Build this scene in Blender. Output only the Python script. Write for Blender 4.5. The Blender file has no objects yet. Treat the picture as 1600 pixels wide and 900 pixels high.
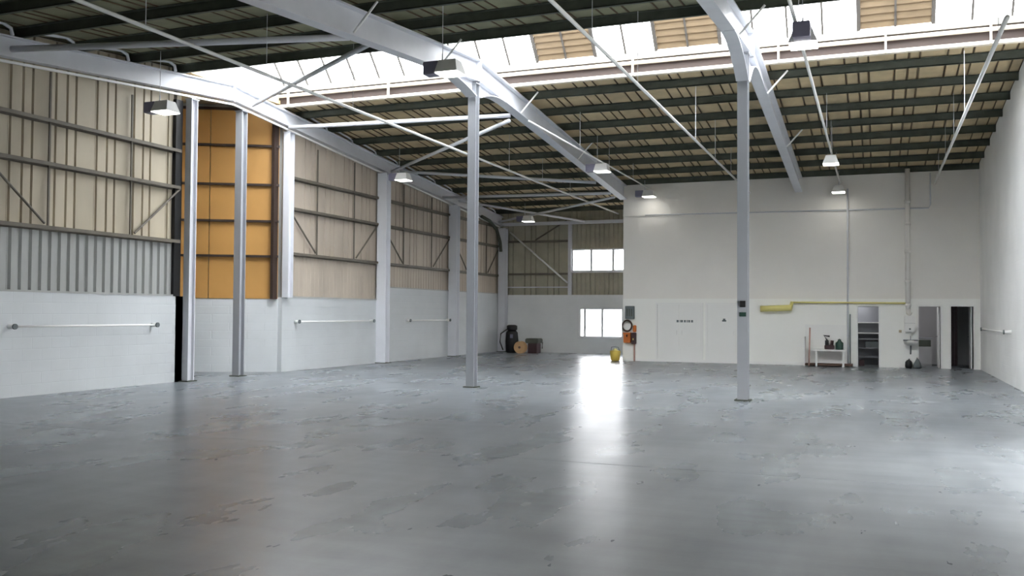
import bpy, bmesh, math, random
from mathutils import Vector, Matrix
random.seed(7)
SC = bpy.context.scene
COL = SC.collection
# ------------------------------------------------------------------ camera
cam_d = bpy.data.cameras.new('camera'); cam = bpy.data.objects.new('camera', cam_d); COL.objects.link(cam)
cam_d.sensor_width = 36; cam_d.lens = 32.54; cam_d.clip_end = 500
YAW, PIT, ROLL, H = 0.37530, 0.02745, 0.00666, 1.65
fw = Vector((-math.sin(YAW)*math.cos(PIT), math.cos(YAW)*math.cos(PIT), math.sin(PIT)))
r0 = Vector((math.cos(YAW), math.sin(YAW), 0)); u0 = r0.cross(fw)
rr = r0*math.cos(ROLL)+u0*math.sin(ROLL); uu = -r0*math.sin(ROLL)+u0*math.cos(ROLL)
m = Matrix((rr, uu, -fw)).transposed().to_4x4(); m.translation = Vector((0, 0, H)); cam.matrix_world = m
SC.camera = cam
# ------------------------------------------------------------------ world, light, exposure
W = bpy.data.worlds.new('sky'); SC.world = W; W.use_nodes = True
bg = W.node_tree.nodes['Background']; bg.inputs[0].default_value = (1.0, 0.99, 0.975, 1); bg.inputs[1].default_value = 9.0
SC.view_settings.view_transform = 'Standard'; SC.view_settings.look = 'None'
SC.view_settings.exposure = 0.85; SC.view_settings.gamma = 1
SC.view_settings.use_curve_mapping = False
SC.cycles.max_bounces = 14; SC.cycles.diffuse_bounces = 10; SC.cycles.glossy_bounces = 4; SC.cycles.transparent_max_bounces = 12
SC.cycles.sample_clamp_indirect = 8

# ------------------------------------------------------------------ materials
def srgb(r, g, b):
    f = lambda c: (c/255/12.92) if c/255 <= .04045 else ((c/255+.055)/1.055)**2.4
    return (f(r), f(g), f(b), 1)
def mat(name, col, rough=.6, metal=0, var=0.0, scale=3.0, bump=0.0, bscale=20.0, spec=.5, stretch=(1, 1, 1)):
    M = bpy.data.materials.new(name); M.use_nodes = True; nt = M.node_tree; N = nt.nodes; L = nt.links
    p = N['Principled BSDF']; p.inputs['Roughness'].default_value = rough; p.inputs['Metallic'].default_value = metal
    p.inputs['Specular IOR Level'].default_value = spec
    p.inputs['Base Color'].default_value = col
    if var or bump:
        tc = N.new('ShaderNodeTexCoord'); mp = N.new('ShaderNodeMapping'); mp.inputs['Scale'].default_value = stretch
        L.new(tc.outputs['Object'], mp.inputs[0])
    if var:
        n = N.new('ShaderNodeTexNoise'); n.inputs['Scale'].default_value = scale; n.inputs['Detail'].default_value = 6
        L.new(mp.outputs[0], n.inputs['Vector'])
        cr = N.new('ShaderNodeValToRGB'); e = cr.color_ramp.elements
        e[0].position = .3; e[1].position = .7
        e[0].color = tuple(c*(1-var) for c in col[:3])+(1,); e[1].color = tuple(min(1, c*(1+var)) for c in col[:3])+(1,)
        L.new(n.outputs[0], cr.inputs[0]); L.new(cr.outputs[0], p.inputs['Base Color'])
    if bump:
        n2 = N.new('ShaderNodeTexNoise'); n2.inputs['Scale'].default_value = bscale; n2.inputs['Detail'].default_value = 5
        L.new(mp.outputs[0], n2.inputs['Vector'])
        b = N.new('ShaderNodeBump'); b.inputs['Strength'].default_value = bump; b.inputs['Distance'].default_value = .02
        L.new(n2.outputs[0], b.inputs['Height']); L.new(b.outputs[0], p.inputs['Normal'])
    return M
def blockwork(name, col, axis, rough=.7):
    """painted blockwork: mortar joints as fine relief"""
    M = mat(name, col, rough, var=.05, scale=.9); nt = M.node_tree; N = nt.nodes; L = nt.links
    tc = N.new('ShaderNodeTexCoord'); sep = N.new('ShaderNodeSeparateXYZ'); cmb = N.new('ShaderNodeCombineXYZ')
    L.new(tc.outputs['Object'], sep.inputs[0]); L.new(sep.outputs[axis], cmb.inputs[0]); L.new(sep.outputs[2], cmb.inputs[1])
    br = N.new('ShaderNodeTexBrick'); br.inputs['Scale'].default_value = 1; br.inputs['Brick Width'].default_value = .45
    br.inputs['Row Height'].default_value = .225; br.inputs['Mortar Size'].default_value = .008; br.inputs['Mortar Smooth'].default_value = .4
    L.new(cmb.outputs[0], br.inputs['Vector'])
    b = N.new('ShaderNodeBump'); b.inputs['Strength'].default_value = .35; b.inputs['Distance'].default_value = .01; b.invert = True
    L.new(br.outputs['Fac'], b.inputs['Height']); L.new(b.outputs[0], N['Principled BSDF'].inputs['Normal'])
    return M
def emit(name, col, s):
    M = bpy.data.materials.new(name); M.use_nodes = True; p = M.node_tree.nodes['Principled BSDF']
    p.inputs['Base Color'].default_value = (.8, .8, .8, 1); p.inputs['Emission Color'].default_value = col; p.inputs['Emission Strength'].default_value = s
    return M
def glass(name, tint=(.95, .98, 1, 1), t=.9):
    M = bpy.data.materials.new(name); M.use_nodes = True; nt = M.node_tree; N = nt.nodes; L = nt.links
    for n in list(N): N.remove(n)
    o = N.new('ShaderNodeOutputMaterial'); a = N.new('ShaderNodeBsdfTransparent'); g = N.new('ShaderNodeBsdfGlossy'); x = N.new('ShaderNodeMixShader')
    a.inputs[0].default_value = tint; g.inputs['Roughness'].default_value = .08; x.inputs[0].default_value = 1-t
    L.new(a.outputs[0], x.inputs[1]); L.new(g.outputs[0], x.inputs[2]); L.new(x.outputs[0], o.inputs[0])
    return M
def floor_mat():
    M = bpy.data.materials.new('floor_paint'); M.use_nodes = True; nt = M.node_tree; N = nt.nodes; L = nt.links
    p = N['Principled BSDF']; tc = N.new('ShaderNodeTexCoord'); p.inputs['Specular IOR Level'].default_value = .38
    def noise(scale, detail, st=(1, 1, 1), rot=0, dist=0):
        mp = N.new('ShaderNodeMapping'); mp.inputs['Scale'].default_value = st; mp.inputs['Rotation'].default_value = (0, 0, rot)
        L.new(tc.outputs['Object'], mp.inputs[0]); n = N.new('ShaderNodeTexNoise'); n.inputs['Scale'].default_value = scale
        n.inputs['Detail'].default_value = detail; n.inputs['Distortion'].default_value = dist; L.new(mp.outputs[0], n.inputs[0]); return n
    def ramp(src, p0, p1, c0, c1):
        r = N.new('ShaderNodeValToRGB'); e = r.color_ramp.elements; e[0].position = p0; e[1].position = p1; e[0].color = c0; e[1].color = c1
        L.new(src, r.inputs[0]); return r
    a = ramp(noise(.35, 4).outputs[0], .35, .65, srgb(112, 118, 124), srgb(126, 132, 137))
    s = ramp(noise(2.6, 12, (1, .25, 1), 1.0, 0).outputs[0], .25, .75, (.80, .80, .81, 1), (1.18, 1.18, 1.17, 1))
    s2 = ramp(noise(3.2, 12, (.25, 1, 1), .4, 0).outputs[0], .25, .75, (.80, .80, .81, 1), (1.18, 1.18, 1.17, 1))
    m1 = N.new('ShaderNodeMix'); m1.data_type = 'RGBA'; m1.blend_type = 'MULTIPLY'; m1.inputs[0].default_value = 1
    L.new(a.outputs[0], m1.inputs[6]); L.new(s.outputs[0], m1.inputs[7])
    m2 = N.new('ShaderNodeMix'); m2.data_type = 'RGBA'; m2.blend_type = 'MULTIPLY'; m2.inputs[0].default_value = 1
    L.new(m1.outputs[2], m2.inputs[6]); L.new(s2.outputs[0], m2.inputs[7]); L.new(m2.outputs[2], p.inputs['Base Color'])
    rr_ = ramp(noise(1.3, 5, (1, .4, 1), .9, 0).outputs[0], .3, .7, (.25, .25, .25, 1), (.32, .32, .32, 1)); L.new(rr_.outputs[0], p.inputs['Roughness'])
    b1 = N.new('ShaderNodeBump'); b1.inputs['Strength'].default_value = .045; b1.inputs['Distance'].default_value = .012
    L.new(noise(7.0, 3, (1, .3, 1), 1.2, 0).outputs[0], b1.inputs['Height'])
    b2 = N.new('ShaderNodeBump'); b2.inputs['Strength'].default_value = .04; b2.inputs['Distance'].default_value = .01
    L.new(noise(18, 3).outputs[0], b2.inputs['Height']); L.new(b1.outputs[0], b2.inputs['Normal']); L.new(b2.outputs[0], p.inputs['Normal'])
    return M
M = dict(
 floor=floor_mat(), joint=mat('joint_filler', srgb(118, 124, 128), .5),
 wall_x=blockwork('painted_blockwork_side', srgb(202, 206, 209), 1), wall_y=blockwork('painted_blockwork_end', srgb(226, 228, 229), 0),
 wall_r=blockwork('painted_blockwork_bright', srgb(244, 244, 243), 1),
 upper=mat('offwhite_boarding', srgb(236, 233, 228), .75, var=.03, scale=.7), lower=mat('white_boarding', srgb(244, 244, 240), .6, var=.02, scale=.8),
 steel=mat('pale_grey_steel_paint', srgb(214, 216, 222), .45, var=.04, scale=2), sill=mat('weathered_grey_sill', srgb(150, 148, 142), .6, var=.08), post=mat('shade_toned_post_paint', srgb(164, 167, 173), .45, var=.04, scale=2), white=mat('white_paint', srgb(238, 238, 236), .45),  # post: steel paint darkened to carry the shade on the columns
 cream=mat('cream_paint', srgb(232, 222, 204), .5, var=.05), dark=mat('dark_painted_steel', srgb(78, 83, 73), .6, var=.2, scale=4),
 girt=mat('grey_brown_girt', srgb(104, 98, 88), .6, var=.15, scale=4), black=mat('black_rubber', srgb(22, 22, 24), .5),
 clad=mat('beige_cladding', srgb(184, 174, 154), .6, var=.14, scale=1.3, stretch=(1, 1, .35)),
 clad2=mat('pinkish_beige_cladding', srgb(186, 174, 160), .6, var=.12, scale=1.3, stretch=(1, 1, .35)),
 grey=mat('galvanised_cladding', srgb(168, 170, 168), .45, var=.08, scale=2, stretch=(1, 1, .3)),
 olive=mat('olive_grey_cladding', srgb(172, 168, 150), .6, var=.14, scale=1.5),
 roof=mat('tan_roof_lining', srgb(206, 186, 148), .8, var=.16, scale=2.0),
 dark_line=mat('brown_rib_shade_strip', srgb(92, 74, 54), .8), roof_n=mat('grey_green_roof_sheet', srgb(134, 134, 108), .8, var=.2, scale=1.6),
 orange=mat('orange_panel', srgb(186, 140, 78), .55, var=.12, scale=.6), brown=mat('dark_brown_steel', srgb(52, 38, 32), .6),
 glass=glass('roof_glazing', (.96, .98, 1, 1), .92), wglass=glass('window_glass', (.97, .98, 1, 1), .92),
 louvre=mat('tan_louvre', srgb(108, 92, 70), .6, var=.08), lens=emit('lamp_diffuser', (1, .98, .9, 1), 6.0),
 ballast=mat('lavender_grey_metal', srgb(120, 118, 138), .5), yellow=mat('yellow_paint', srgb(234, 224, 142), .5), ochre=mat('ochre_plastic', srgb(214, 186, 84), .5),
 barm=mat('dull_lead_glazing_bar', srgb(78, 74, 70), .6), upvc=mat('window_plastic', srgb(216, 218, 220), .4), room=mat('dim_room_paint', srgb(200, 199, 200), .8), panelgrey=mat('grey_metal_box', srgb(104, 112, 114), .5),
 rust=mat('orange_box', srgb(196, 108, 44), .6), hose=mat('brown_hose', srgb(96, 72, 60), .6), pink=mat('copper_pipe', srgb(190, 150, 140), .5),
 tan=mat('tan_wood', srgb(206, 168, 122), .6, var=.1), maroon=mat('dark_maroon', srgb(66, 44, 48), .6), green=mat('dark_green', srgb(40, 72, 62), .5),
 ground=mat('outside_tarmac', srgb(150, 150, 148), .9), blind=mat('grey_fabric', srgb(150, 152, 158), .8), timber=mat('pale_ply', srgb(190, 176, 150), .7), chrome=mat('bare_metal', srgb(150, 152, 155), .3, metal=.8))

# ------------------------------------------------------------------ mesh helpers
def box(bm, c0, c1):
    x0, y0, z0 = c0; x1, y1, z1 = c1
    v = [bm.verts.new(p) for p in ((x0,y0,z0),(x1,y0,z0),(x1,y1,z0),(x0,y1,z0),(x0,y0,z1),(x1,y0,z1),(x1,y1,z1),(x0,y1,z1))]
    for f in ((0,3,2,1),(4,5,6,7),(0,1,5,4),(1,2,6,5),(2,3,7,6),(3,0,4,7)): bm.faces.new([v[i] for i in f])
def obox(bm, p0, p1, w, h, up=Vector((0, 0, 1)), off=(0, 0)):
    """rectangular bar from p0 to p1; w sideways, h along up; off = offset sideways/up"""
    p0 = Vector(p0); p1 = Vector(p1); d = (p1-p0).normalized(); s = d.cross(Vector(up))
    if s.length < 1e-4: s = d.cross(Vector((0, 1, 0)))
    s.normalize(); u = s.cross(d).normalized(); vs = []
    for p in (p0, p1):
        for a, b in ((-1,-1),(1,-1),(1,1),(-1,1)): vs.append(bm.verts.new(p+s*(off[0]+a*w/2)+u*(off[1]+b*h/2)))
    for f in ((3,2,1,0),(4,5,6,7),(0,1,5,4),(1,2,6,5),(2,3,7,6),(3,0,4,7)): bm.faces.new([vs[i] for i in f])
def tube(bm, pts, r, n=10, caps=True):
    pts = [Vector(p) for p in pts]; rings = []
    ref = Vector((0, 0, 1))
    for i, p in enumerate(pts):
        d = ((pts[i+1]-p) if i == 0 else (p-pts[i-1]) if i == len(pts)-1 else (pts[i+1]-pts[i-1])).normalized()
        s = d.cross(ref)
        if s.length < .05: s = d.cross(Vector((0, 1, 0)))
        s.normalize(); u = s.cross(d)
        ri = r[i] if isinstance(r, (list, tuple)) else r
        rings.append([bm.verts.new(p+(s*math.cos(a)+u*math.sin(a))*ri) for a in [2*math.pi*k/n for k in range(n)]])
    for a, b in zip(rings, rings[1:]):
        for k in range(n): bm.faces.new((a[k], a[(k+1) % n], b[(k+1) % n], b[k]))
    if caps: bm.faces.new(rings[0][::-1]); bm.faces.new(rings[-1])
def lathe(bm, c, prof, n=20, axis='z'):
    rings = []
    for r, z in prof:
        rg = []
        for k in range(n):
            a = 2*math.pi*k/n; x, y = r*math.cos(a), r*math.sin(a)
            o = (x, y, z) if axis == 'z' else (x, z, y) if axis == 'y' else (z, x, y)
            rg.append(bm.verts.new(Vector(c)+Vector(o)))
        rings.append(rg)
    for a, b in zip(rings, rings[1:]):
        for k in range(n): bm.faces.new((a[k], a[(k+1) % n], b[(k+1) % n], b[k]))
    bm.faces.new(rings[0][::-1]); bm.faces.new(rings[-1])
def prism(bm, poly, ax, a, b):
    """polygon in the two other axes, extruded along ax from a to b"""
    def P(u, v, w): return {0: (w, u, v), 1: (u, w, v), 2: (u, v, w)}[ax]
    A = [bm.verts.new(P(u, v, a)) for u, v in poly]; B = [bm.verts.new(P(u, v, b)) for u, v in poly]; n = len(poly)
    bm.faces.new(A[::-1]); bm.faces.new(B)
    for i in range(n): bm.faces.new((A[i], A[(i+1) % n], B[(i+1) % n], B[i]))
def ibeam(bm, p0, p1, depth, width, tf=.03, tw=.02, up=(0, 0, 1)):
    obox(bm, p0, p1, tw, depth-2*tf, up); obox(bm, p0, p1, width, tf, up, (0, (depth-tf)/2)); obox(bm, p0, p1, width, tf, up, (0, -(depth-tf)/2))
def obj(name, bm, mt, parent=None, bev=0, smooth=False):
    bmesh.ops.recalc_face_normals(bm, faces=bm.faces)
    if bev: bmesh.ops.bevel(bm, geom=list(bm.edges), offset=bev, segments=2, affect='EDGES', clamp_overlap=True)
    me = bpy.data.meshes.new(name); bm.to_mesh(me); bm.free(); me.materials.append(M[mt] if isinstance(mt, str) else mt)
    if smooth:
        for p in me.polygons: p.use_smooth = True
    o = bpy.data.objects.new(name, me); COL.objects.link(o)
    if parent: o.parent = parent
    return o
def B(*boxes):
    bm = bmesh.new()
    for b in boxes: box(bm, *b)
    return bm
def T(*tubes):
    bm = bmesh.new()
    for t in tubes: tube(bm, *t)
    return bm
def struct(o): o['kind'] = 'structure'; return o
def tag(o, label, cat, group=None):
    o['label'] = label; o['category'] = cat
    if group: o['group'] = group
    return o
def empty(name, loc=(0, 0, 0)):
    o = bpy.data.objects.new(name, None); COL.objects.link(o); o.location = loc; o.empty_display_size = .2; return o
def kid(name, bm, mt, parent, bev=0, smooth=False):
    """part given in world coordinates, stored relative to its thing's base"""
    if wloc(parent).length:
        bmesh.ops.translate(bm, verts=bm.verts, vec=-wloc(parent))
    return obj(name, bm, mt, parent, bev, smooth)
def wloc(o):
    v = Vector(o.location)
    while o.parent: o = o.parent; v += Vector(o.location)
    return v
def copy_tree(o, parent=None):
    c = o.copy(); COL.objects.link(c)
    if parent: c.parent = parent
    for ch in [k for k in o.children]: copy_tree(ch, c)
    return c

# ------------------------------------------------------------------ layout (metres; camera stands at x=0,y=0)
XL, XR, YN, YF, YB, XD, XE = -15.2, 3.0, -2.0, 37.2, 32.1, -8.4, -2.4
AP = 19.0
def ztop(y): return 7.36-.09*(AP-y) if y < AP else 7.36-.085*(y-AP)     # rafter top
def zsheet(y): return ztop(y)+.20
O0, O1 = 17.25, 21.25                                                   # lantern opening in the roof

# ------------------------------------------------------------------ floor
bm = B(((-18.0, YN, -.2), (XR+.3, 40.5, 0))); fl = struct(obj('floor', bm, 'floor'))
for y in (9.9, 19.6, 28.5): obj('expansion_joint', B(((XL, y, -.004), (XR, y+.012, .0012))), 'joint', fl)
struct(obj('outside_ground', B(((-90, -90, -.45), (90, 110, -.21))), 'ground'))

# ------------------------------------------------------------------ left wall
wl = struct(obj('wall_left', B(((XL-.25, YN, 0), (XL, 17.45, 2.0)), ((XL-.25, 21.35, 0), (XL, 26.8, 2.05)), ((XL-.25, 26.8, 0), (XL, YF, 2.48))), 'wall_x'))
# recess with a splayed wall behind the first pair of columns
A0, A1 = Vector((-17.75, 19.98, 0)), Vector((XL-.12, 21.32, 0)); dA = (A1-A0).normalized(); nA = Vector((dA.y, -dA.x, 0))
bm = bmesh.new(); obox(bm, A0-nA*.12+Vector((0, 0, 1.0)), A1-nA*.12+Vector((0, 0, 1.0)), .24, 2.0); kid('low_wall', bm, 'wall_x', wl)
kid('low_wall', B(((-17.9, 17.2, 0), (XL, 17.45, 2.0)), ((-18, 17.2, 0), (-17.75, 20.1, 2.0))), 'wall_x', wl)
kid('recess_cladding', B(((-17.9, 17.25, 2.0), (XL-.1, 17.4, 7.35)), ((-17.95, 17.25, 2.0), (-17.8, 20.1, 7.35))), 'clad', wl)
kid('recess_roof', B(((-18.1, 17.2, 7.36), (XL-.05, 21.5, 7.46))), 'roof', wl)
# orange panels between dark girts on the splayed wall
LA = (A1-A0).length; zs = [2.0, 3.17, 4.13, 5.13, 6.2, 7.2]
for i, (z0, z1) in enumerate(zip(zs, zs[1:])):
    n = 3
    for k in range(n):
        a = A0+dA*(LA*k/n+.01); b = A0+dA*(LA*(k+1)/n-.01); bm = bmesh.new()
        obox(bm, a+Vector((0, 0, (z0+z1)/2)), b+Vector((0, 0, (z0+z1)/2)), .03+.008*((i+k) % 2), z1-z0-.02); kid('orange_panel', bm, 'orange', wl)
for z in zs[1:]:
    bm = bmesh.new(); obox(bm, A0+nA*.06+Vector((0, 0, z)), A1+nA*.06+Vector((0, 0, z)), .1, .06); kid('girt', bm, 'brown', wl)
kid('corner_strip', B(((XL-.22, 21.1, 2.0), (XL-.13, 21.3, 6.9))), 'brown', wl)
kid('corner_strip', B(((XL-.1, 17.1, 2.0), (XL+.02, 17.32, 6.6))), 'black', wl)  # black strip paints the dark of the gap in the sheeting

def sheet_profile(L, ribs, rw, rd):
    pts = [(0, 0)]
    for r in ribs: pts += [(r, 0), (r+rw*.3, rd), (r+rw*.7, rd), (r+rw, 0)]
    pts.append((L, 0)); return pts
def clad_sheets(parent, ax, face, a0, a1, z0, z1f, mt, width, ribs, rw, rd, name='cladding_sheet', out=1, lowf=None):
    """vertical ribbed sheets along axis ax (1: along y at x=face, 0: along x at y=face); ribs recede by rd away from the room"""
    a = a0; i = 0
    while a < a1-.02:
        L = min(width, a1-a); bm = bmesh.new(); prof = [q for q in sheet_profile(width, ribs, rw, rd) if q[0] < L-1e-4]+[(L, 0)]
        j = .006*(i % 2)
        lo, hi = [], []
        for t, d in prof:
            s = a+t; off = face-(d+j)*out
            zt = z1f(s) if callable(z1f) else z1f
            P = (lambda z: (off, s, z)) if ax == 1 else (lambda z: (s, off, z))
            lo.append(bm.verts.new(P(z0))); hi.append(bm.verts.new(P(zt)))
        for k in range(len(lo)-1): bm.faces.new((lo[k], lo[k+1], hi[k+1], hi[k]))
        o = kid(name, bm, mt, parent); sm = o.modifiers.new('thickness', 'SOLIDIFY'); sm.thickness = .004
        a += width; i += 1
RIB3 = (.02, .30, .52)
zc = lambda y: zsheet(y)-.05
# bay 1 and the bay nearer the camera
clad_sheets(wl, 1, XL-.08, YN, 17.12, 3.3, zc, 'clad', 1.05, RIB3, .06, .06)
clad_sheets(wl, 1, XL-.06, YN, 17.12, 1.95, 3.3, 'grey', .92, (.0, .23, .46, .69), .10, .05, 'corrugated_sheet')
clad_sheets(wl, 1, XL-.08, 21.4, 26.6, 3.3, zc, 'clad2', 1.05, RIB3, .05, .05)
clad_sheets(wl, 1, XL-.08, 21.4, 26.6, 2.0, 3.3, 'clad2', 1.0, (.0, .2, .4, .6, .8), .06, .015, 'corrugated_sheet')
clad_sheets(wl, 1, XL-.08, 26.8, YF, 3.3, zc, 'clad2', 1.05, RIB3, .05, .05)
clad_sheets(wl, 1, XL-.08, 26.8, YF, 2.45, 3.3, 'clad2', 1.0, (.0, .2, .4, .6, .8), .06, .015, 'corrugated_sheet')
for (ya, yb) in ((-2, 6), (6, 11.8), (12.1, 17.25), (21.6, 26.5), (26.85, 32.0), (32.35, 37.0)):
    for z in (3.3, 4.56, 5.42):
        kid('girt', B(((XL-.06, ya, z-.015), (XL+.06, yb, z+.015)), ((XL-.06, ya, z-.085), (XL-.045, yb, z-.015)), ((XL+.045, ya, z-.06), (XL+.06, yb, z-.015))), 'girt', wl)
    if ya > 10:
        L = yb-ya
        for s, e in (((ya, 4.5), (ya+L*.27, 3.36)), ((yb, 4.5), (yb-L*.27, 3.36))):
            kid('diagonal_brace', T(([(XL+.02, s[0], s[1]), (XL+.02, e[0], e[1])], .025, 8)), 'girt', wl)
        for k in (.29, .71): kid('sag_rod', B(((XL-.02, ya+L*k-.02, 3.3), (XL+.01, ya+L*k+.02, min(ztop(ya+L*k)-.5, 6.4)))), 'girt', wl)
        kid('sill_angle', B(((XL-.02, ya, (2.0 if ya < 20 else 2.05 if ya < 26 else 2.48)), (XL+.012, yb, (2.04 if ya < 20 else 2.09 if ya < 26 else 2.52)))), 'grey', wl)

# ------------------------------------------------------------------ far wall
WU = (-11.95, -8.6, 3.42, 4.38); WLo = (-11.62, -8.9, .66, 1.9)
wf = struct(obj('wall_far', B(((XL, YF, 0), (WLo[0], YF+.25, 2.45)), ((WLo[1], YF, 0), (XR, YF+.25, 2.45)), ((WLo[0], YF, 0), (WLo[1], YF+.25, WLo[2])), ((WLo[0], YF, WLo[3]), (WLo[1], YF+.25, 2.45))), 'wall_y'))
ztf = zsheet(YF)-.02
clad_sheets(wf, 0, YF+.12, XL, -12.0, 2.43, ztf, 'olive', 1.05, RIB3, .05, .05, out=-1)
clad_sheets(wf, 0, YF+.10, -12.0, -8.0, 2.43, WU[2], 'olive', 1.0, (.0, .2, .4, .6, .8), .08, .03, 'corrugated_sheet', out=-1)
clad_sheets(wf, 0, YF+.10, -12.0, -8.0, WU[3], ztf, 'olive', 1.0, (.0, .2, .4, .6, .8), .08, .03, 'corrugated_sheet', out=-1)
kid('back_cladding', B(((-8.0, YF+.1, 2.43), (XR, YF+.15, ztf))), 'olive', wf)
for x0, x1 in ((XL+.2, -12.08),):
    for z in (3.35, 4.75): kid('girt', B(((x0, YF-.04, z-.05), (x1, YF+.08, z+.03))), 'girt', wf)
    kid('girt', B(((x0, YF-.03, 2.75), (x1, YF+.05, 2.80))), 'steel', wf)
for x in (-13.6,): kid('diagonal_brace', T(([(x, YF+.02, 4.8), (-12.2, YF+.02, 5.6)], .03, 8)), 'girt', wf)
kid('window_post', B(((-12.1, YF-.08, 2.45), (-11.96, YF+.08, 5.45))), 'steel', wf)

for ya, yb_ in ((YN, 17.4), (21.3, YF+.3)):  # unseen backing sheets added behind the walls to stop light leaks
    bm = bmesh.new(); prism(bm, [(ya, 1.9), (yb_, 1.9), (yb_, zsheet(yb_)+.1), (ya, zsheet(ya)+.1)], 0, XL-.24, XL-.2); kid('light_seal', bm, 'grey', wl)
bm = bmesh.new(); obox(bm, A0-nA*.16+Vector((0, 0, 4.7)), A1-nA*.16+dA*.1+Vector((0, 0, 4.7)), .04, 5.5); kid('light_seal', bm, 'grey', wl)
kid('light_seal', B(((XL-.3, YF+.2, 2.4), (-12.0, YF+.24, 6.3)), ((-12.0, YF+.2, 2.4), (-8.0, YF+.24, WU[2])), ((-12.0, YF+.2, WU[3]), (-8.0, YF+.24, 6.3))), 'grey', wf)
def window(n, x0, x1, z0, z1, y, mull, sash):
    w = struct(empty('window_%d' % n, (x0, y, z0))); t = .06
    bm = B(((x0, y-.02, z0), (x1, y+.1, z0+t)), ((x0, y-.02, z1-t), (x1, y+.1, z1)), ((x0, y-.02, z0+t), (x0+t, y+.1, z1-t)), ((x1-t, y-.02, z0+t), (x1, y+.1, z1-t)))
    kid('window_frame', bm, 'upvc', w)
    xs = [x0]+mull+[x1]
    for m_ in mull: kid('mullion', B(((m_-.045, y-.01, z0+t), (m_+.045, y+.09, z1-t))), 'upvc', w)
    for a, b in zip(xs, xs[1:]): kid('glass_pane', B(((a+.05, y+.04, z0+t), (b-.05, y+.05, z1-t))), 'wglass', w)
    kid('window_sill', B(((x0-.05, y-.1, z0-.05), (x1+.05, y+.02, z0))), 'upvc', w)
    return w
window(2, WU[0], WU[1], WU[2], WU[3], YF, [-11.1, -10.15, -9.4], 1)
window(3, WLo[0], WLo[1], WLo[2], WLo[3], YF+.04, [-11.38, -10.62, -9.75], 1)

# ------------------------------------------------------------------ right wall, back block, front wall
def gable(x0, x1, y0, y1, mt, name):
    ys = [y0]+[y for y in (O0, AP, O1) if y0 < y < y1]+[y1]
    poly = [(y0, 0), (y1, 0)]+[(y, zsheet(y)+.03) for y in reversed(ys)]
    bm = bmesh.new(); prism(bm, poly, 0, x0, x1); return obj(name, bm, mt)
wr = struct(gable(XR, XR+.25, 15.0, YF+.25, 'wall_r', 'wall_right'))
# unseen opening added in the right wall beside the camera to let daylight in
for ya, yb_, z0 in ((YN, 8.6, 0), (8.6, 13.4, 3.6), (13.4, 15.0, 0)):
    bm = bmesh.new(); prism(bm, [(ya, z0), (yb_, z0), (yb_, zsheet(yb_)+.03), (ya, zsheet(ya)+.03)], 0, XR, XR+.25); kid('wall_pier', bm, 'wall_r', wr)
# block of rooms at the back: door openings cut by building the wall in strips
zb = zsheet(YB)+.0
OPEN = [(-.57, .06), (1.24, 1.87), (2.17, 2.80)]; HD = 1.96
xs = [XD]+[v for o in OPEN for v in o]+[XR]
boxes = [((xs[i], YB, 0), (xs[i+1], YB+.2, HD)) for i in range(0, len(xs), 2)]+[((XD, YB, HD), (XR, YB+.2, 2.22))]
wb = struct(obj('wall_back', B(*boxes), 'lower'))
kid('upper_wall', B(((XD, YB+.03, 2.22), (XR, YB+.2, zb))), 'upper', wb)
kid('side_wall', B(((XD, YB+.2, 0), (XD+.2, YF, zb))), 'upper', wb)
kid('ledge_strip', B(((XD, YB-.012, 2.20), (XR, YB+.03, 2.235))), 'upper', wb)
kid('skirting', B(((XD, YB-.015, 0), (-.62, YB, .09))), 'white', wb)
kid('top_flashing', B(((XD, YB-.01, 5.13), (1.6, YB+.03, 5.19))), 'upper', wb)
# dim rooms behind the openings
rm = struct(empty('rooms', (0, YB+.2, 0)))
kid('room_shell', B(((-1.6, YB+3, 0), (XR, YB+3.1, 2.3)), ((-1.7, YB+.2, 0), (-1.6, YB+3.1, 2.3)), ((.62, YB+.2, 0), (.7, YB+3, 2.3)), ((2.0, YB+.2, 0), (2.06, YB+3, 2.3)), ((-1.7, YB+.2, 2.24), (XR, YB+3.1, 2.3))), 'room', rm)
for i, (a, b) in enumerate(OPEN):
    d = struct(empty('door_%d' % (i+3), (a, YB, 0)))
    kid('door_frame', B(((a-.05, YB-.02, 0), (a, YB+.21, HD)), ((b, YB-.02, 0), (b+.05, YB+.21, HD)), ((a-.05, YB-.02, HD), (b+.05, YB+.21, HD+.05))), 'white', d)
    if i == 1:
        lf = kid('door_leaf', B(((b-.05, YB+.22, .01), (b-.01, YB+.80, HD-.02))), 'white', d); kid('door_handle', T(([(b-.05, YB+.72, 1.0), (b-.10, YB+.72, 1.0), (b-.10, YB+.62, 1.0)], .01, 8)), 'chrome', lf)
        kid('door_leaf_edge', B(((b-.06, YB+.79, .01), (b-.005, YB+.81, HD-.02))), 'white', lf)
    if i == 2:
        lf = kid('door_leaf', B(((b-.06, YB+.22, .01), (b-.02, YB+.80, HD-.02))), 'white', d); kid('door_handle', T(([(b-.06, YB+.72, 1.0), (b-.11, YB+.72, 1.0), (b-.11, YB+.62, 1.0)], .01, 8)), 'chrome', lf)
wn_b = [((-18.0, YN-.25, 0), (XR+.25, YN, 4.8)), ((-18.0, YN-.25, 4.8), (XR+.25, YN, zsheet(YN)))]
struct(obj('wall_front', B(*wn_b), 'wall_y'))

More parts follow.
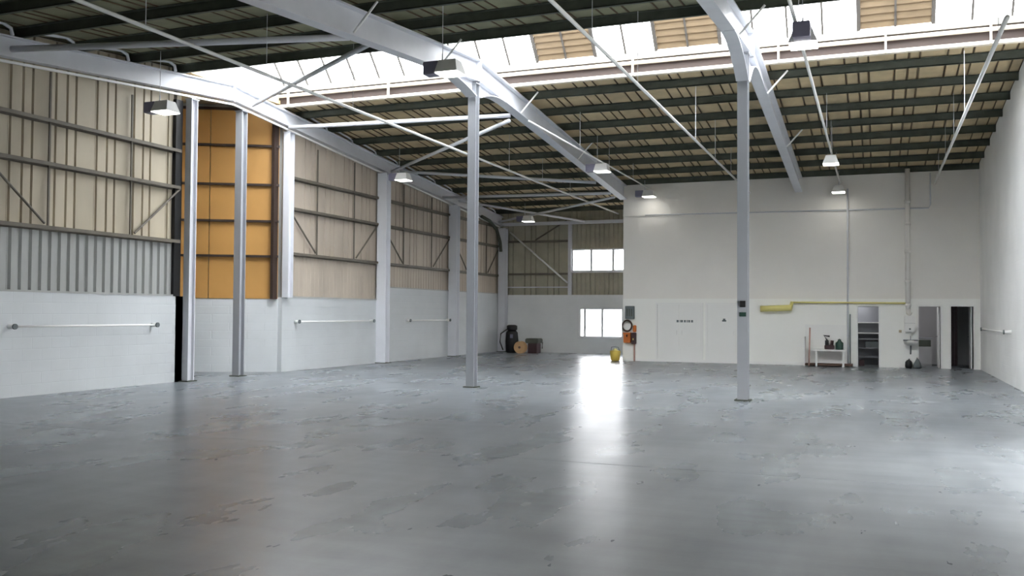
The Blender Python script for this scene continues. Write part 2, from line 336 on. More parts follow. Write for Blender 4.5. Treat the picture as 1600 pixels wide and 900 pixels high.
# closed doors in the white boarding
def closed_door(n, x0, x1, leaves, z1=2.0):
    d = struct(empty('door_%d' % n, (x0, YB, 0)))
    kid('door_frame', B(((x0-.06, YB-.035, 0), (x0, YB, z1)), ((x1, YB-.035, 0), (x1+.06, YB, z1)), ((x0-.06, YB-.035, z1), (x1+.06, YB, z1+.06))), 'white', d)
    w = (x1-x0)/leaves
    for k in range(leaves):
        a = x0+k*w+.008; b = x0+(k+1)*w-.008
        lf = kid('door_leaf', B(((a, YB-.02, .02), (b, YB, z1-.01))), 'white', d)
        hx = b-.08 if (k == 0 and leaves > 1) or leaves == 1 else a+.08
        kid('door_handle', B(((hx-.012, YB-.06, .95), (hx+.012, YB-.02, 1.1))), 'white', lf)
    return d
closed_door(1, -7.15, -5.62, 2); closed_door(2, -5.42, -4.45, 1)

# ------------------------------------------------------------------ roof: sheets and purlins
ce = struct(empty('ceiling', (0, AP, 7.0)))
def roof_sheets(y0, y1, mt):
    x = XL-.2; i = 0
    while x < XR+.2:
        bm = bmesh.new(); L = min(1.05, XR+.25-x); prof = [q for q in sheet_profile(1.05, RIB3, .06, .05) if q[0] < L-1e-4]+[(L, 0)]
        j = .008*(i % 2); lo = [bm.verts.new((x+t, y0, zsheet(y0)+d+j)) for t, d in prof]; hi = [bm.verts.new((x+t, y1, zsheet(y1)+d+j)) for t, d in prof]
        for k in range(len(lo)-1): bm.faces.new((lo[k], hi[k], hi[k+1], lo[k+1]))
        o = kid('roof_sheet', bm, mt, ce); s = o.modifiers.new('t', 'SOLIDIFY'); s.thickness = .006
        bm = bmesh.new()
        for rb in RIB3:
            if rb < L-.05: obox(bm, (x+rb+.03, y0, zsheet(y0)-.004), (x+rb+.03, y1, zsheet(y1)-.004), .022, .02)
        kid('dark_line', bm, 'dark_line', o)  # dark strips along the ribs put the groove shade into colour
        x += 1.05; i += 1
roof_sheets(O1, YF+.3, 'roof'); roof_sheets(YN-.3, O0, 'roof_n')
for ya, yb_ in ((YN-.3, O0), (O1, YF+.3)):  # unseen deck added above the roof sheets to stop light leaks
    bm = bmesh.new(); prism(bm, [(ya, zsheet(ya)+.09), (yb_, zsheet(yb_)+.09), (yb_, zsheet(yb_)+.13), (ya, zsheet(ya)+.13)], 0, XL-.3, XR+.3); kid('light_seal', bm, 'grey', ce)
def purlin(y):
    z = ztop(y); pz = (z+.185)
    # Z-section: thin web with top and bottom flange
    bm = bmesh.new(); box(bm, (XL-.15, y-.006, z+.005), (XR, y+.006, pz)); box(bm, (XL-.15, y-.006, z+.005), (XR, y+.07, z+.02)); box(bm, (XL-.15, y-.07, pz-.012), (XR, y+.006, pz))
    kid('purlin', bm, 'dark', ce)
y = O1+.75; PF = []
while y < YF: PF.append(y); y += 1.44
PN = []; y = O0-.2
while y > YN: PN.append(y); y -= 1.44
for y in PF+PN: purlin(y)
kid('eaves_beam', B(((XL, YF-.12, 5.42), (XD, YF-.02, 5.56))), 'steel', ce)

# ------------------------------------------------------------------ ridge lantern = window_1
la = struct(empty('window_1', (-6, (O0+O1)/2, 7.4)))
YC = (O0+O1)/2; Z0 = 7.80; SL = 1.10; AZ = Z0+SL*(O1-YC); PW = .738; XK = [2.61-PW*k for k in range(25)]
for s, ye in ((1, O1), (-1, O0)):
    zr = zsheet(ye)-.02
    kid('upstand', B(((XL-.2, ye, zr), (XR, ye+.05*s, Z0-.16))) if s > 0 else B(((XL-.2, ye-.05, zr), (XR, ye, Z0-.16))), 'dark' if s < 0 else 'cream', la)
    kid('sill_rail', B(((XL-.2, min(ye-.09*s, ye+.06*s), Z0-.15), (XR, max(ye-.09*s, ye+.06*s), Z0-.01))), 'sill', la)
kid('gutter_rail', T(([(XL-.1, O1-.13, Z0-.25), (XR, O1-.13, Z0-.25)], .045, 10)), 'cream', la, smooth=True)
kid('gutter_rail', B(((XL-.1, O1-.16, 7.24), (XR, O1-.02, 7.31))), 'cream', la)
kid('gutter_back', B(((XL-.1, O1-.03, 7.30), (XR, O1-.005, Z0-.15))), 'brown', la)
for x in (-14.9, -11.8, -8.9, -5.3, -2.0, .2, 2.2): kid('rail_bracket', B(((x-.02, O1-.2, 7.25), (x+.02, O1-.14, Z0-.05))), 'cream', la)
LOUV = {(3, 4), (2, 3), (8, 9), (9, 10), (12, 13), (13, 14)}
for s in (1, -1):
    ye = YC+s*(O1-YC)
    for k, x in enumerate(XK+[XR]):
        post = s > 0 and k in (2, 4, 8, 10, 12, 14); w = .08 if post else .045
        bm = bmesh.new(); obox(bm, (x, ye, Z0), (x, YC, AZ), w, .05); kid('glazing_bar', bm, 'barm', la)
    allx = [XR]+XK+[XL-.2]
    for a, b in zip(allx, allx[1:]):
        k = allx.index(a)-1
        if s > 0 and (k, k+1) in LOUV: continue
        bm = bmesh.new(); obox(bm, ((a+b)/2, ye, Z0+.03), ((a+b)/2, YC, AZ+.03), abs(a-b)-.036, .006); kid('glass_pane', bm, 'glass', la)
kid('ridge_cap', B(((XL-.2, YC-.12, AZ-.02), (XR, YC+.12, AZ+.06))), 'steel', la)
for k0 in (2, 8, 12):
    xa, xb = XK[k0+2], XK[k0]
    fr = kid('louvre_panel', B(((xa+.03, O1-.05, Z0-.01), (xb-.03, O1+.02, Z0+.08))), 'cream', la)
    n = 18
    for i in range(n):
        t = (i+.7)/n*.98; yy = O1+(YC-O1)*t; zz = Z0+(AZ-Z0)*t
        bm = bmesh.new(); obox(bm, (xa+.04, yy, zz+.03), (xb-.04, yy, zz+.03), .02, .165, Vector((0, -.48, 1)).normalized()); kid('slat', bm, 'louvre', fr)
# gable ends of the lantern
for x0, x1 in ((XL-.24, XL-.2), (XR, XR+.05)):
    bm = bmesh.new(); prism(bm, [(O0, zsheet(O0)), (O1, zsheet(O1)), (O1, Z0), (YC, AZ), (O0, Z0)], 0, x0, x1); kid('lantern_end', bm, 'wall_x', la)

# ------------------------------------------------------------------ steel columns
def hcol(name, x, y, z0, z1, w, d, label, group, flange='y', mt='steel'):
    """H-section post; flanges face +-y (flange='y') or +-x"""
    t = empty(name, (x, y, z0)); tf = .022
    if flange == 'y': bm = B(((x-w/2, y-d/2, z0), (x+w/2, y-d/2+tf, z1)), ((x-w/2, y+d/2-tf, z0), (x+w/2, y+d/2, z1)), ((x-.012, y-d/2+tf, z0), (x+.012, y+d/2-tf, z1)))
    else: bm = B(((x-w/2, y-d/2, z0), (x-w/2+tf, y+d/2, z1)), ((x+w/2-tf, y-d/2, z0), (x+w/2, y+d/2, z1)), ((x-w/2+tf, y-.012, z0), (x+w/2-tf, y+.012, z1)))
    kid('shaft', bm, mt, t)
    if z0 < .01:
        kid('base_plate', B(((x-w/2-.05, y-d/2-.05, 0), (x+w/2+.05, y+d/2+.05, .025))), 'dark', t)
    kid('cap_plate', B(((x-w/2-.02, y-d/2-.02, z1), (x+w/2+.02, y+d/2+.02, z1+.02))), mt, t)
    return tag(t, label, 'column', group)
GW = 'steel posts along the left wall'
hcol('steel_column', XL+.13, 17.5, 0, 6.65, .17, .22, 'pale steel post at the near corner of the orange-panelled recess', GW)
hcol('steel_column', XL+.02, 19.48, 0, 6.78, .2, .22, 'pale steel post standing in front of the orange panels', GW, mt='post')
hcol('steel_column', XL+.1, 21.45, 2.05, 6.6, .2, .24, 'pale steel post on the low wall at the right edge of the orange panels', GW)
hcol('steel_column', XL+.17, 26.65, 0, 6.2, .34, .30, 'wide pale post between the two beige cladding bays right of the orange panels', GW)
hcol('steel_column', XL+.17, 32.1, 0, 5.75, .34, .30, 'pale post seen just left of the middle free-standing column', GW)
hcol('steel_column', XL+.2, 37.0, 0, 5.3, .34, .30, 'pale post in the far left corner above the dark equipment', GW)
hcol('steel_column', XL+.13, 11.95, 0, 6.15, .26, .26, 'pale steel post on the left wall outside the left edge of the picture', GW)
GM = 'free-standing columns on the floor'
hcol('steel_column', XD, 18.9, 0, 6.78, .19, .2, 'slender pale H-section column standing alone in the middle of the floor', GM, mt='post')
ce_col = hcol('steel_column', XE, 18.3, 0, 6.72, .20, .22, 'slender blue-grey column standing alone on the right side of the floor', GM, mt='post')
kid('switch', B(((XE-.04, 18.13, 1.80), (XE+.06, 18.19, 1.92))), 'black', ce_col); kid('small_notice', B(((XE-.05, 18.165, 1.62), (XE+.07, 18.185, 1.70))), 'green', ce_col)

# ------------------------------------------------------------------ rafters
def rafter(x, label, dep=.48, wid=.2, ha=0, far_end=YF-.1):
    t = empty('roof_beam', (x, AP, ztop(AP)))
    for a, b in ((YN, AP), (AP, far_end)):
        bm = bmesh.new(); p0 = Vector((x, a, ztop(a)-dep/2)); p1 = Vector((x, b, ztop(b)-dep/2)); ibeam(bm, p0, p1, dep, wid, .03, .02)
        kid('rafter', bm, 'steel', t)
    kid('apex_plate', B(((x-wid/2-.01, AP-.02, ztop(AP)-dep-.03), (x+wid/2+.01, AP+.02, ztop(AP)-.005))), 'steel', t)
    if ha:
        for s in (-1, 1):                       # curved haunch either side of the column head
            n = 8; L = 1.9 if s < 0 else 1.5; c = ha_y = 18.9 if x < -5 else 18.3
            prev = None
            for i in range(n+1):
                u = i/n; yy = c+s*(.12+L*u); zz = (ztop(yy)-dep)-ha*(1-u)**2
                if prev:
                    bm = bmesh.new(); obox(bm, (x, prev[0], prev[1]), (x, yy, zz), wid, .025)
                    if i == 1: hb = kid('haunch', bm, 'steel', t)
                    else: kid('flange_plate', bm, 'steel', hb)
                prev = (yy, zz)
            poly = [(c+s*.12, ztop(c+s*.12)-dep)]+[(c+s*(.12+L*i/n), ztop(c+s*(.12+L*i/n))-dep-ha*(1-i/n)**2) for i in range(n+1)]
            bm = bmesh.new(); prism(bm, poly, 0, x-.01, x+.01); kid('haunch_web', bm, 'steel', t)
    return tag(t, label, 'roof beam', 'main roof beams')
rl = rafter(XL+.08, 'pale steel roof beam running along the top of the left wall', dep=.40)
for a, b in ((YN, AP), (AP, YF-.4)):
    bm = bmesh.new(); obox(bm, (XL+.12, a, ztop(a)-.49), (XL+.12, b, ztop(b)-.49), .05, .045); kid('lower_rail', bm, 'white', rl)
kid('eaves_haunch', T(([(XL+.22, 34.6, 5.60), (XL+.22, 35.4, 5.50), (XL+.22, 36.2, 5.2), (XL+.22, 36.6, 4.7), (XL+.22, 36.7, 4.3)], .07, 8)), 'dark', rl, smooth=True)
rd = rafter(XD, 'broad pale steel roof beam over the middle free-standing column', ha=.35, far_end=YB+.1, dep=.5, wid=.26)
re_ = rafter(XE, 'pale steel roof beam over the right free-standing column', ha=.6, far_end=YB, dep=.5, wid=.24)
for root, x in ((rd, XD), (re_, XE)):
    for y in (13.6, 17.0, 21.6, 26.4): kid('fly_brace', T(([(x+.1, y, ztop(y)-.45), (x+.55, y+.02, ztop(y)+.05)], .022, 8)), 'white', root)
# bent straps standing on the left beam between the purlins
for a, b in zip(PN[:6], PN[1:7]):
    z = lambda q: ztop(q)
    kid('bent_strap', T(([(XL+.2, b+.1, z(b)+.15), (XL+.2, a-.42, z(a)+.16), (XL+.2, a-.24, z(a)+.11), (XL+.2, a-.2, z(a)-.02)], .035, 8)), 'steel', rl, smooth=True)
for a, b in zip(PF[:10], PF[1:11]):
    kid('bent_strap', T(([(XL+.16, a+.2, z(a)+.12), (XL+.16, b-.42, z(b)+.13), (XL+.16, b-.24, z(b)+.08), (XL+.16, b-.2, z(b)-.02)], .025, 8)), 'steel', rl, smooth=True)

# ------------------------------------------------------------------ bracing tubes between the left wall beam and the middle beam
def brace(p0, p1, r, label, mt='steel'):
    p0 = Vector(p0); p1 = Vector(p1); d = p1-p0
    if abs(p1.x-XD) < .01: p1 -= d*(.15/abs(d.x))
    if abs(p0.x-XL-.1) < .01: p0 += d*(.1/abs(d.x))
    o = obj('bracing_tube', T(([p0, p1], r, 12)), mt, smooth=True); return tag(o, label, 'bracing', 'white roof bracing tubes')
brace((XL+.1, 12.5, 6.52), (XD, 13.9, 6.45), .06, 'thick pale tube crossing the dark roof at the upper left corner')
brace((XL+.3, 19.55, 6.95), (XD, 14.6, 6.60), .05, 'tube crossing in front of the left end of the roof glazing')
brace((XL+.1, 21.3, 6.72), (XD, 21.5, 6.62), .055, 'white tube just below the roof glazing left of the middle column')
brace((XL+.1, 27.2, 6.35), (XD, 21.3, 6.48), .05, 'tube slanting down left from the middle roof beam behind the middle column')
brace((XL+.1, 27.5, 6.42), (XD, 29.2, 5.95), .05, 'tube starting at the lamp on the left wall beam and running right')
brace((XL+.1, 31.0, 5.95), (XD, 31.0, 5.84), .05, 'straight tube across the far bay before the windowed end wall')
brace((XL+.1, 36.6, 5.55), (XD, 31.3, 5.75), .045, 'tube rising from the far left corner to the white room block')
brace((XL+.1, 32.3, 6.0), (-11.3, 36.9, 5.5), .045, 'tube running to the end wall above the upper window')
brace((XL+.5, YF-.15, 5.15), (-12.1, YF-.12, 2.95), .04, 'tube slanting down across the far end wall left of the windows', 'white')

# ------------------------------------------------------------------ long horizontal conduits
def conduit(x, z, y0, y1, r, label):
    t = empty('conduit', (x, y1, z)); kid('pipe', T(([(x, y0, z), (x, y1, z)], r, 10)), 'white', t, smooth=True)
    y = y0+1.0
    while y < y1-.3:
        zt = ztop(min(max(y, YN), YF)) if not (O0 < y < O1) else None
        if zt and zt > z+.1: kid('hanger', T(([(x, y, z), (x, y, zt+.02)], .006, 6)), 'steel', t)
        y += 2.88
    return tag(t, label, 'conduit', 'horizontal conduits under the roof')
conduit(-9.93, 5.8, YN, YF, .03, 'long thin white pipe running from the top left of the picture to the far bay')
conduit(-4.0, 5.8, YN, YB+.02, .03, 'long thin white pipe passing over the middle of the roof glazing to the back wall')
conduit(1.72, 5.85, 14.5, YB+.02, .035, 'white pipe at the right near the right-hand wall')
conduit(-1.1, 5.98, 8, YB+.02, .028, 'white pipe carrying the right-hand row of lamps')
conduit(-7.3, 6.0, 19.5, YB+.02, .022, 'thin white pipe beside the middle roof beam carrying a lamp')

# ------------------------------------------------------------------ lamps
def make_lamp():
    t = empty('high_bay_lamp', (0, 0, 0))
    kid('ballast_box', B(((-.32, -.12, -.12), (-.03, .12, .10))), 'ballast', t, bev=.01)
    bm = bmesh.new()       # splayed reflector
    a = [(-.02, -.12), (.30, -.12), (.30, .12), (-.02, .12)]; b = [(-.06, -.2), (.36, -.2), (.36, .2), (-.06, .2)]
    for (p, q, z0, z1) in ((a, b, .10, -.12),):
        A_ = [bm.verts.new((x, y, z0)) for x, y in p]; B_ = [bm.verts.new((x, y, z1)) for x, y in q]
        bm.faces.new(A_)
        for i in range(4): bm.faces.new((A_[i], A_[(i+1) % 4], B_[(i+1) % 4], B_[i]))
    rf = kid('reflector', bm, 'white', t); s = rf.modifiers.new('t', 'SOLIDIFY'); s.thickness = .006
    kid('diffuser', B(((-.05, -.19, -.135), (.35, .19, -.12))), 'lens', t)
    kid('hook', T(([(0, 0, .10), (0, 0, .24)], .012, 8)), 'steel', t)
    return t
LP = [(-.98, 13.9, 5.72, 'dark square lamp hanging in front of the roof glazing near the top right'), (-1.1, 25.7, 5.74, 'white lamp on the right-hand pipe below the tan roof sheets'), (-1.12, 31.5, 5.72, 'white lamp hanging close to the off-white back wall on the right'),
      (-6.95, 14.3, 5.88, 'lamp hanging just left of the middle roof beam in front of the glazing'), (-7.5, 25.7, 5.88, 'lit lamp hanging beside the middle roof beam above the far bay'), (-7.5, 31.6, 5.86, 'lit lamp against the top left of the off-white back wall'),
      (-13.75, 15.0, 5.86, 'lamp hanging in front of the beige cladding at the far left'), (-13.8, 25.4, 5.88, 'lit lamp below the left wall beam right of the orange panels'), (-13.1, 34.6, 5.45, 'small lit lamp in the far left bay near the end wall')]
lamp0 = make_lamp()
LO = []
for i, (x, y, z, lb) in enumerate(LP):
    o = lamp0 if i == 0 else copy_tree(lamp0); o.location = (x, y, z); tag(o, lb, 'lamp', 'high bay lamps'); LO.append(o)
for i, o in enumerate(LO):
    x, y, z, _ = LP[i]
    if i < 3: o.rotation_euler = (0, 0, (math.pi/2 if i == 0 else -math.pi/2))
    obj('suspension_wire', T(([(0, 0, .24), (0, 0, ztop(y)-z+.02)], .006, 6)), 'steel', o)

# ------------------------------------------------------------------ rails on the walls
def wall_rail(y0, y1, z, label, x=XL, s=1):
    t = empty('wall_rail', (x, y0, z-.1)); kid('bar', T(([(x+s*.12, y0, z), (x+s*.12, y1, z)], .022, 10)), 'white', t, smooth=True)
    for y in (y0, y1):
        b = kid('end_bracket', T(([(x, y, z), (x+s*.15, y, z)], .045, 10)), 'white', t, smooth=True)
        bm = bmesh.new(); lathe(bm, (x+s*.15, y, z), [(.055, 0), (.055, .03*s)], 14, 'x'); kid('end_cap', bm, 'panelgrey', b)
    return tag(t, label, 'wall rail', 'horizontal rails on the white walls')
wall_rail(12.75, 16.45, 1.34, 'long white rail on the low wall at the left edge of the picture')
wall_rail(21.95, 26.1, 1.38, 'white rail on the low wall right of the orange panels')
wall_rail(28.6, 31.8, 1.38, 'shorter white rail on the taller low wall near the middle column')
wall_rail(25.0, 30.2, 1.28, 'thin white rail on the bright right-hand wall', XR, -1)

# ------------------------------------------------------------------ fittings on the back wall
yb = YB
t = empty('fuse_box', (-8.12, yb, 1.5)); kid('cabinet', B(((-8.28, yb-.16, 1.48), (-7.97, yb, 1.94))), 'panelgrey', t, bev=.01); kid('door_panel', B(((-8.26, yb-.175, 1.52), (-7.99, yb-.16, 1.90))), 'panelgrey', t)
for k in range(3): kid('vent_slot', B(((-8.22+.08*k, yb-.18, 1.58), (-8.18+.08*k, yb-.175, 1.84))), 'dark', t)
tag(t, 'dark grey electrical box mounted high at the left end of the white boarding', 'electrical box')
bm = bmesh.new()
pts = [(-8.22+.17*math.cos(a), yb-.1+.015*math.sin(3*a), 1.24+.19*math.sin(a)) for a in [2*math.pi*k/24*1.0 for k in range(50)]]
tube(bm, pts, .03, 8); tag(obj('hose_coil', bm, 'hose', smooth=True), 'coil of brown hose hanging on the white boarding under the grey box', 'hose')
t = empty('meter_box', (-8.2, yb, .64)); kid('case', B(((-8.32, yb-.22, .64), (-8.08, yb, .98))), 'rust', t, bev=.012); kid('lid', B(((-8.33, yb-.24, .94), (-8.07, yb, 1.0))), 'rust', t); kid('latch', B(((-8.22, yb-.235, .85), (-8.18, yb-.22, .93))), 'black', t)
tag(t, 'orange box on the white boarding below the brown hose coil', 'box')
t = empty('dark_meter', (-7.97, yb, .60)); kid('case', B(((-8.05, yb-.18, .60), (-7.90, yb, 1.0))), 'maroon', t, bev=.012); kid('tag', B(((-8.0, yb-.185, .74), (-7.96, yb-.18, .80))), 'yellow', t); kid('orange_valve', B(((-8.0, yb-.16, 1.02), (-7.9, yb, 1.26))), 'rust', t, bev=.02)
tag(t, 'dark box beside the orange box with a small yellow tag', 'box')
tag(obj('copper_pipe', T(([(-7.97, yb-.04, 0), (-7.97, yb-.04, .6)], .03, 10)), 'pink', smooth=True), 'short pink-brown pipe from the floor up to the dark box', 'pipe')
t = empty('yellow_bucket', (-8.62, 31.9, 0)); bm = bmesh.new(); lathe(bm, (-8.62, 31.9, 0), [(.13, 0), (.16, .05), (.19, .32), (.17, .36)], 20); kid('bucket', bm, 'ochre', t, smooth=True)
kid('mop_head', T(([(-8.62, 31.9, .34), (-8.60, 31.88, .42)], [.12, .05], 10)), 'yellow', t)
kid('handle', T(([(-8.78, 31.9, .32), (-8.74, 31.85, .48), (-8.62, 31.8, .5), (-8.5, 31.85, .48), (-8.46, 31.9, .32)], .01, 6)), 'panelgrey', t)
tag(t, 'yellow bucket on the floor at the left corner of the white boarding', 'bucket')
# small notices (lettering in the photograph is too small to read: dark strokes only)
def notice(x0, x1, z0, z1, label):
    t = empty('notice', (x0, yb, z0)); kid('plate', B(((x0, yb-.045, z0), (x1, yb-.036, z1))), 'white', t); return t
t = notice(-6.55, -5.78, 1.34, 1.50, ''); x = -6.47
for w in (.10, .03, .11, .09, .05, .09, .10): kid('letter', B(((x, yb-.05, 1.38), (x+w*.72, yb-.045, 1.46))), 'panelgrey', t); x += w+.005
tag(t, 'long narrow white notice with a row of grey characters on the double door', 'sign')
t = notice(-4.98, -4.70, 1.36, 1.62, ''); kid('symbol', B(((-4.88, yb-.05, 1.42), (-4.80, yb-.045, 1.52)), ((-4.91, yb-.05, 1.42), (-4.77, yb-.045, 1.47))), 'panelgrey', t); tag(t, 'small square white notice with a dark symbol on the single door', 'sign')
# yellow pipework
t = empty('yellow_duct', (-3.2, yb, 1.9)); kid('cylinder', T(([(-3.62, yb-.18, 1.86), (-2.62, yb-.18, 1.90)], .10, 18)), 'yellow', t, smooth=True)
kid('elbow', T(([(-2.66, yb-.18, 1.86), (-2.60, yb-.18, 2.10)], .055, 12)), 'yellow', t, smooth=True)
for x in (-3.4, -2.85): kid('bracket', B(((x-.02, yb-.2, 1.96), (x+.02, yb, 2.0))), 'white', t)
tag(t, 'thick pale yellow cylinder fixed on the white boarding right of the right column', 'duct')
tag(obj('yellow_pipe', T(([(-2.6, yb-.1, 2.08), (.98, yb-.1, 2.06)], .028, 10)), 'yellow', smooth=True), 'thin yellow pipe running right from the yellow cylinder over the first dark doorway', 'pipe')
t = empty('soil_pipe', (.95, yb, 1.75)); kid('pipe', T(([(.93, yb-.1, 1.86), (.93, yb-.1, 6.35)], .075, 14)), 'upper', t, smooth=True)
for z in (5.3, 4.6, 3.7, 2.75, 2.0): kid('collar', T(([(.93, yb-.1, z-.05), (.93, yb-.1, z+.05)], .09, 14)), 'upper', t, smooth=True)
kid('elbow', T(([(.93, yb-.1, 1.9), (.94, yb-.12, 1.75), (1.0, yb-.14, 1.70)], .075, 12)), 'upper', t, smooth=True)
tag(t, 'tall off-white soil pipe down the back wall between the first two doorways', 'pipe')
t = empty('wall_conduit', (-.85, yb, 0)); kid('pipe', T(([(-.87, yb-.05, .0), (-.87, yb-.05, 5.8)], .028, 8)), 'steel', t, smooth=True)
for z in (1.0, 2.1, 3.2, 4.4, 5.4): kid('clip', B(((-.91, yb-.07, z-.02), (-.83, yb+.02, z+.02))), 'steel', t)
kid('lower_conduit', T(([(-.80, yb-.05, .05), (-.80, yb-.05, 1.7)], .018, 8)), 'panelgrey', t)
tag(t, 'thin grey conduit down the back wall left of the first dark doorway', 'conduit')
tag(obj('wall_conduit', T(([(-7.6, yb-.0, 5.16), (1.55, yb-.02, 5.08), (1.6, yb-.02, 5.2), (1.6, yb-.02, 6.2)], .02, 8)), 'steel', smooth=True), 'thin horizontal pipe high across the off-white back wall', 'conduit')

# bench with equipment
t = empty('white_bench', (-1.6, yb-.35, 0))
kid('bench_top', B(((-1.98, yb-.6, .50), (-.95, yb-.02, .55))), 'white', t, bev=.008)
for x in (-1.82, -1.0): kid('leg', B(((x-.03, yb-.57, 0), (x+.03, yb-.51, .5))), 'white', t); kid('leg', B(((x-.03, yb-.10, 0), (x+.03, yb-.04, .5))), 'white', t)
kid('back_board', B(((-2.2, yb-.06, .09), (-.90, yb-.02, 1.35))), 'white', t); kid('side_panel', B(((-2.22, yb-.5, .0), (-2.18, yb-.02, .95))), 'white', t); kid('base_shelf', B(((-2.18, yb-.5, .03), (-.72, yb-.02, .09))), 'hose', t)
tag(t, 'low white bench against the wall left of the first dark doorway', 'bench')
t = empty('vice', (-1.45, yb-.35, .55)); kid('body', B(((-1.58, yb-.42, .55), (-1.28, yb-.22, .70))), 'maroon', t, bev=.02); kid('jaw', B(((-1.56, yb-.44, .68), (-1.45, yb-.2, .86))), 'black', t, bev=.02)
kid('arm', T(([(-1.5, yb-.3, .84), (-1.6, yb-.3, 1.0), (-1.42, yb-.3, .97)], .03, 10)), 'black', t); kid('knob', T(([(-1.36, yb-.35, .68), (-1.34, yb-.35, .84)], .05, 12)), 'maroon', t)
tag(t, 'black and red-brown machine on the white bench', 'machine')
t = empty('dark_green_can', (-1.1, yb-.35, .55)); bm = bmesh.new(); lathe(bm, (-1.12, yb-.35, .55), [(.11, 0), (.12, .02), (.12, .22), (.05, .28), (.05, .33)], 18); kid('can', bm, 'green', t, smooth=True); kid('grip', T(([(-1.18, yb-.35, .8), (-1.12, yb-.4, .9), (-1.06, yb-.35, .8)], .012, 8)), 'black', t)
tag(t, 'dark green can standing at the right end of the white bench', 'can')
tag(obj('upright_pole', T(([(-2.05, yb-.55, 0), (-2.02, yb-.5, 1.25)], .025, 8)), 'pink', smooth=True), 'thin pinkish pole leaning upright at the left end of the white bench', 'pole')

# wash basin between the doorways
t = empty('wash_basin', (1.0, yb, .75)); bm = bmesh.new(); lathe(bm, (1.0, yb-.22, .72), [(.10, 0), (.18, .05), (.22, .16), (.20, .17), (.15, .08)], 24); kid('bowl', bm, 'white', t, smooth=True)
kid('rim', B(((.78, yb-.42, .87), (1.22, yb, .90))), 'panelgrey', t, bev=.008); kid('tap', T(([(1.0, yb-.06, .9), (1.0, yb-.06, 1.02), (1.0, yb-.16, 1.0)], .012, 8)), 'chrome', t); kid('waste_pipe', T(([(1.0, yb-.2, .74), (1.0, yb-.2, .5), (1.0, yb-.02, .45)], .022, 8)), 'panelgrey', t)
tag(t, 'small wall basin with grey rim between the first two doorways', 'basin')
t = empty('water_heater', (1.0, yb, 1.15)); kid('case', B(((.82, yb-.2, 1.14), (1.14, yb, 1.66))), 'white', t, bev=.02); kid('dial', T(([(.98, yb-.2, 1.24), (.98, yb-.215, 1.24)], .03, 12)), 'panelgrey', t); kid('dark_line', B(((.82, yb-.202, 1.42), (1.14, yb-.2, 1.425))), 'panelgrey', t)
tag(t, 'white box-shaped water heater above the small basin', 'water heater')
t = empty('wall_switch', (.68, yb, 1.15)); kid('plate', B(((.66, yb-.02, 1.12), (.74, yb, 1.20))), 'timber', t); kid('rocker', B(((.68, yb-.03, 1.14), (.72, yb-.02, 1.18))), 'timber', t); tag(t, 'small beige switch left of the water heater', 'switch')
t = empty('black_boot', (.94, yb-.2, 0)); bm = bmesh.new(); lathe(bm, (.94, yb-.2, .0), [(.08, 0), (.11, .06), (.10, .2), (.05, .26)], 14); kid('sack', bm, 'black', t, smooth=True); kid('tie', T(([(.94, yb-.2, .25), (.96, yb-.2, .30)], .02, 8)), 'black', t); tag(t, 'small black bag on the floor under the basin', 'bag')
t.name = 'black_bag'
t = empty('grey_bag', (1.22, yb-.2, 0)); bm = bmesh.new(); lathe(bm, (1.19, yb-.2, .0), [(.10, 0), (.13, .05), (.09, .18), (.03, .30)], 14); kid('sack', bm, 'panelgrey', t, smooth=True); kid('tie', T(([(1.19, yb-.2, .28), (1.18, yb-.2, .34)], .015, 8)), 'black', t); tag(t, 'small grey bag on the floor right of the black bag', 'bag')

# contents of the rooms
for lx, ly in ((-.6, yb+1.0), (1.3, yb+1.2)):  # added fill lights, no fitting seen, to lift the dim rooms
    ld = bpy.data.lights.new('room_fill_light', 'POINT'); ld.energy = 5; ld.shadow_soft_size = .15; lo = bpy.data.objects.new('room_fill_light', ld); COL.objects.link(lo); lo.location = (lx, ly, 2.05)
t = empty('shelf_unit', (-.25, yb+1.2, 0))
for x in (-1.0, .5): kid('upright', B(((x-.02, yb+1.0, 0), (x+.02, yb+1.45, 1.95))), 'panelgrey', t)
for z in (.25, .55, .85, 1.05, 1.4): kid('shelf', B(((-1.0, yb+1.0, z), (.5, yb+1.45, z+.04))), 'white' if z > 1 else 'blind', t)
kid('back_panel', B(((-1.0, yb+1.45, 0), (.5, yb+1.47, 1.95))), 'blind', t); tag(t, 'grey shelf unit seen through the first dark doorway', 'shelving')
tag(obj('storage_box', B(((-.35, yb+1.02, .59), (.2, yb+1.4, .80))), 'panelgrey', bev=.01), 'grey box on the shelf in the first dark doorway', 'box')
tag(obj('floor_box', B(((-.54, yb+.5, 0), (-.38, yb+.66, .2))), 'maroon', bev=.01), 'small dark red box on the floor just inside the first doorway', 'box')
t = empty('cupboard', (1.2, yb+1.6, 0)); kid('carcass', B(((.9, yb+1.6, 0), (1.7, yb+2.1, .9))), 'room', t); kid('worktop', B(((.88, yb+1.57, .9), (1.72, yb+2.1, .94))), 'blind', t); kid('door_panel', B(((.93, yb+1.58, .05), (1.29, yb+1.6, .62))), 'room', t); kid('door_panel', B(((1.31, yb+1.58, .05), (1.67, yb+1.6, .62))), 'room', t); kid('drawer_front', B(((.93, yb+1.58, .64), (1.67, yb+1.6, .86))), 'dark', t)
tag(t, 'low cupboard seen through the middle dark doorway', 'cupboard')
tag(obj('hanging_curtain', B(*[((2.20+.045*k, yb+1.0-.02*(k % 2), .05), (2.24+.045*k, yb+1.03-.02*(k % 2), 2.1)) for k in range(5)]), 'maroon'), 'dark hanging curtain inside the right-hand doorway', 'curtain')

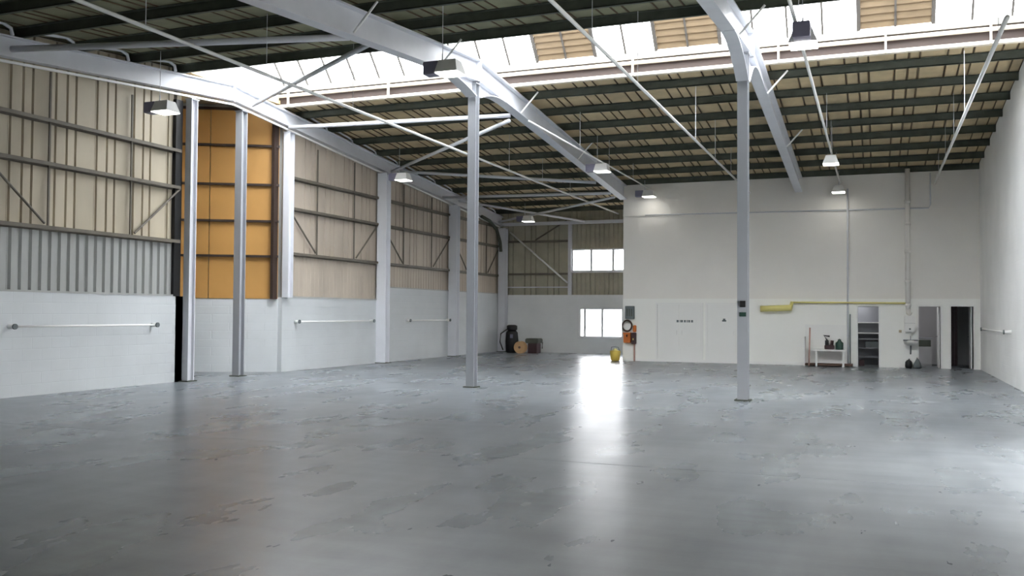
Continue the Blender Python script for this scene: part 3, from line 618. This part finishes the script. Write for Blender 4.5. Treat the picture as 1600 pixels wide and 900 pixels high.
# equipment in the far left corner
def flr(o): return o
t = empty('black_drum', (-14.0, 36.3, 0)); cx, cy = -14.25, 36.2
bm = bmesh.new(); lathe(bm, (cx, cy, 0), [(.2, 0), (.25, .06), (.27, .5), (.24, .85), (.16, .95)], 20); kid('drum', bm, 'black', t, smooth=True)
bm = bmesh.new(); lathe(bm, (cx, cy, .95), [(.2, 0), (.22, .04), (.22, .18), (.14, .22)], 18); kid('lid', bm, 'black', t, smooth=True)
kid('hose', T(([(cx-.15, cy-.1, 1.0), (cx-.42, cy-.2, .8), (cx-.46, cy-.2, .45), (cx-.3, cy-.25, .12)], .025, 8)), 'black', t, smooth=True); kid('label_patch', B(((cx+.02, cy-.275, .62), (cx+.14, cy-.25, .78))), 'ballast', t)
tag(t, 'tall black drum with a hose standing in the far left corner', 'drum')
t = empty('cable_reel', (-13.75, 35.75, .24)); bm = bmesh.new(); lathe(bm, (-13.72, 35.7, .25), [(.25, 0), (.25, .03)], 24, 'y'); kid('disc', bm, 'tan', t)
bm = bmesh.new(); lathe(bm, (-13.72, 35.73, .25), [(.14, 0), (.14, .22)], 20, 'y'); kid('barrel', bm, 'tan', t); bm = bmesh.new(); lathe(bm, (-13.72, 35.95, .25), [(.25, 0), (.25, .03)], 24, 'y'); kid('disc', bm, 'tan', t)
bm = bmesh.new(); lathe(bm, (-13.72, 35.685, .25), [(.05, 0), (.05, .02)], 14, 'y'); kid('hub', bm, 'hose', t)
tag(t, 'round tan wooden reel on the floor in front of the black drum', 'cable reel')
t = empty('dark_crate', (-13.3, 36.2, 0)); kid('crate', B(((-13.45, 35.95, 0), (-13.05, 36.45, .42))), 'maroon', t, bev=.015); kid('machine_top', B(((-13.55, 35.9, .42), (-12.98, 36.5, .62))), 'dark', t, bev=.03); kid('carry_handle', T(([(-13.02, 36.2, .5), (-12.88, 36.2, .45), (-12.9, 36.2, .2)], .02, 8)), 'black', t, smooth=True)
tag(t, 'dark maroon crate with a black top right of the tan reel', 'crate')
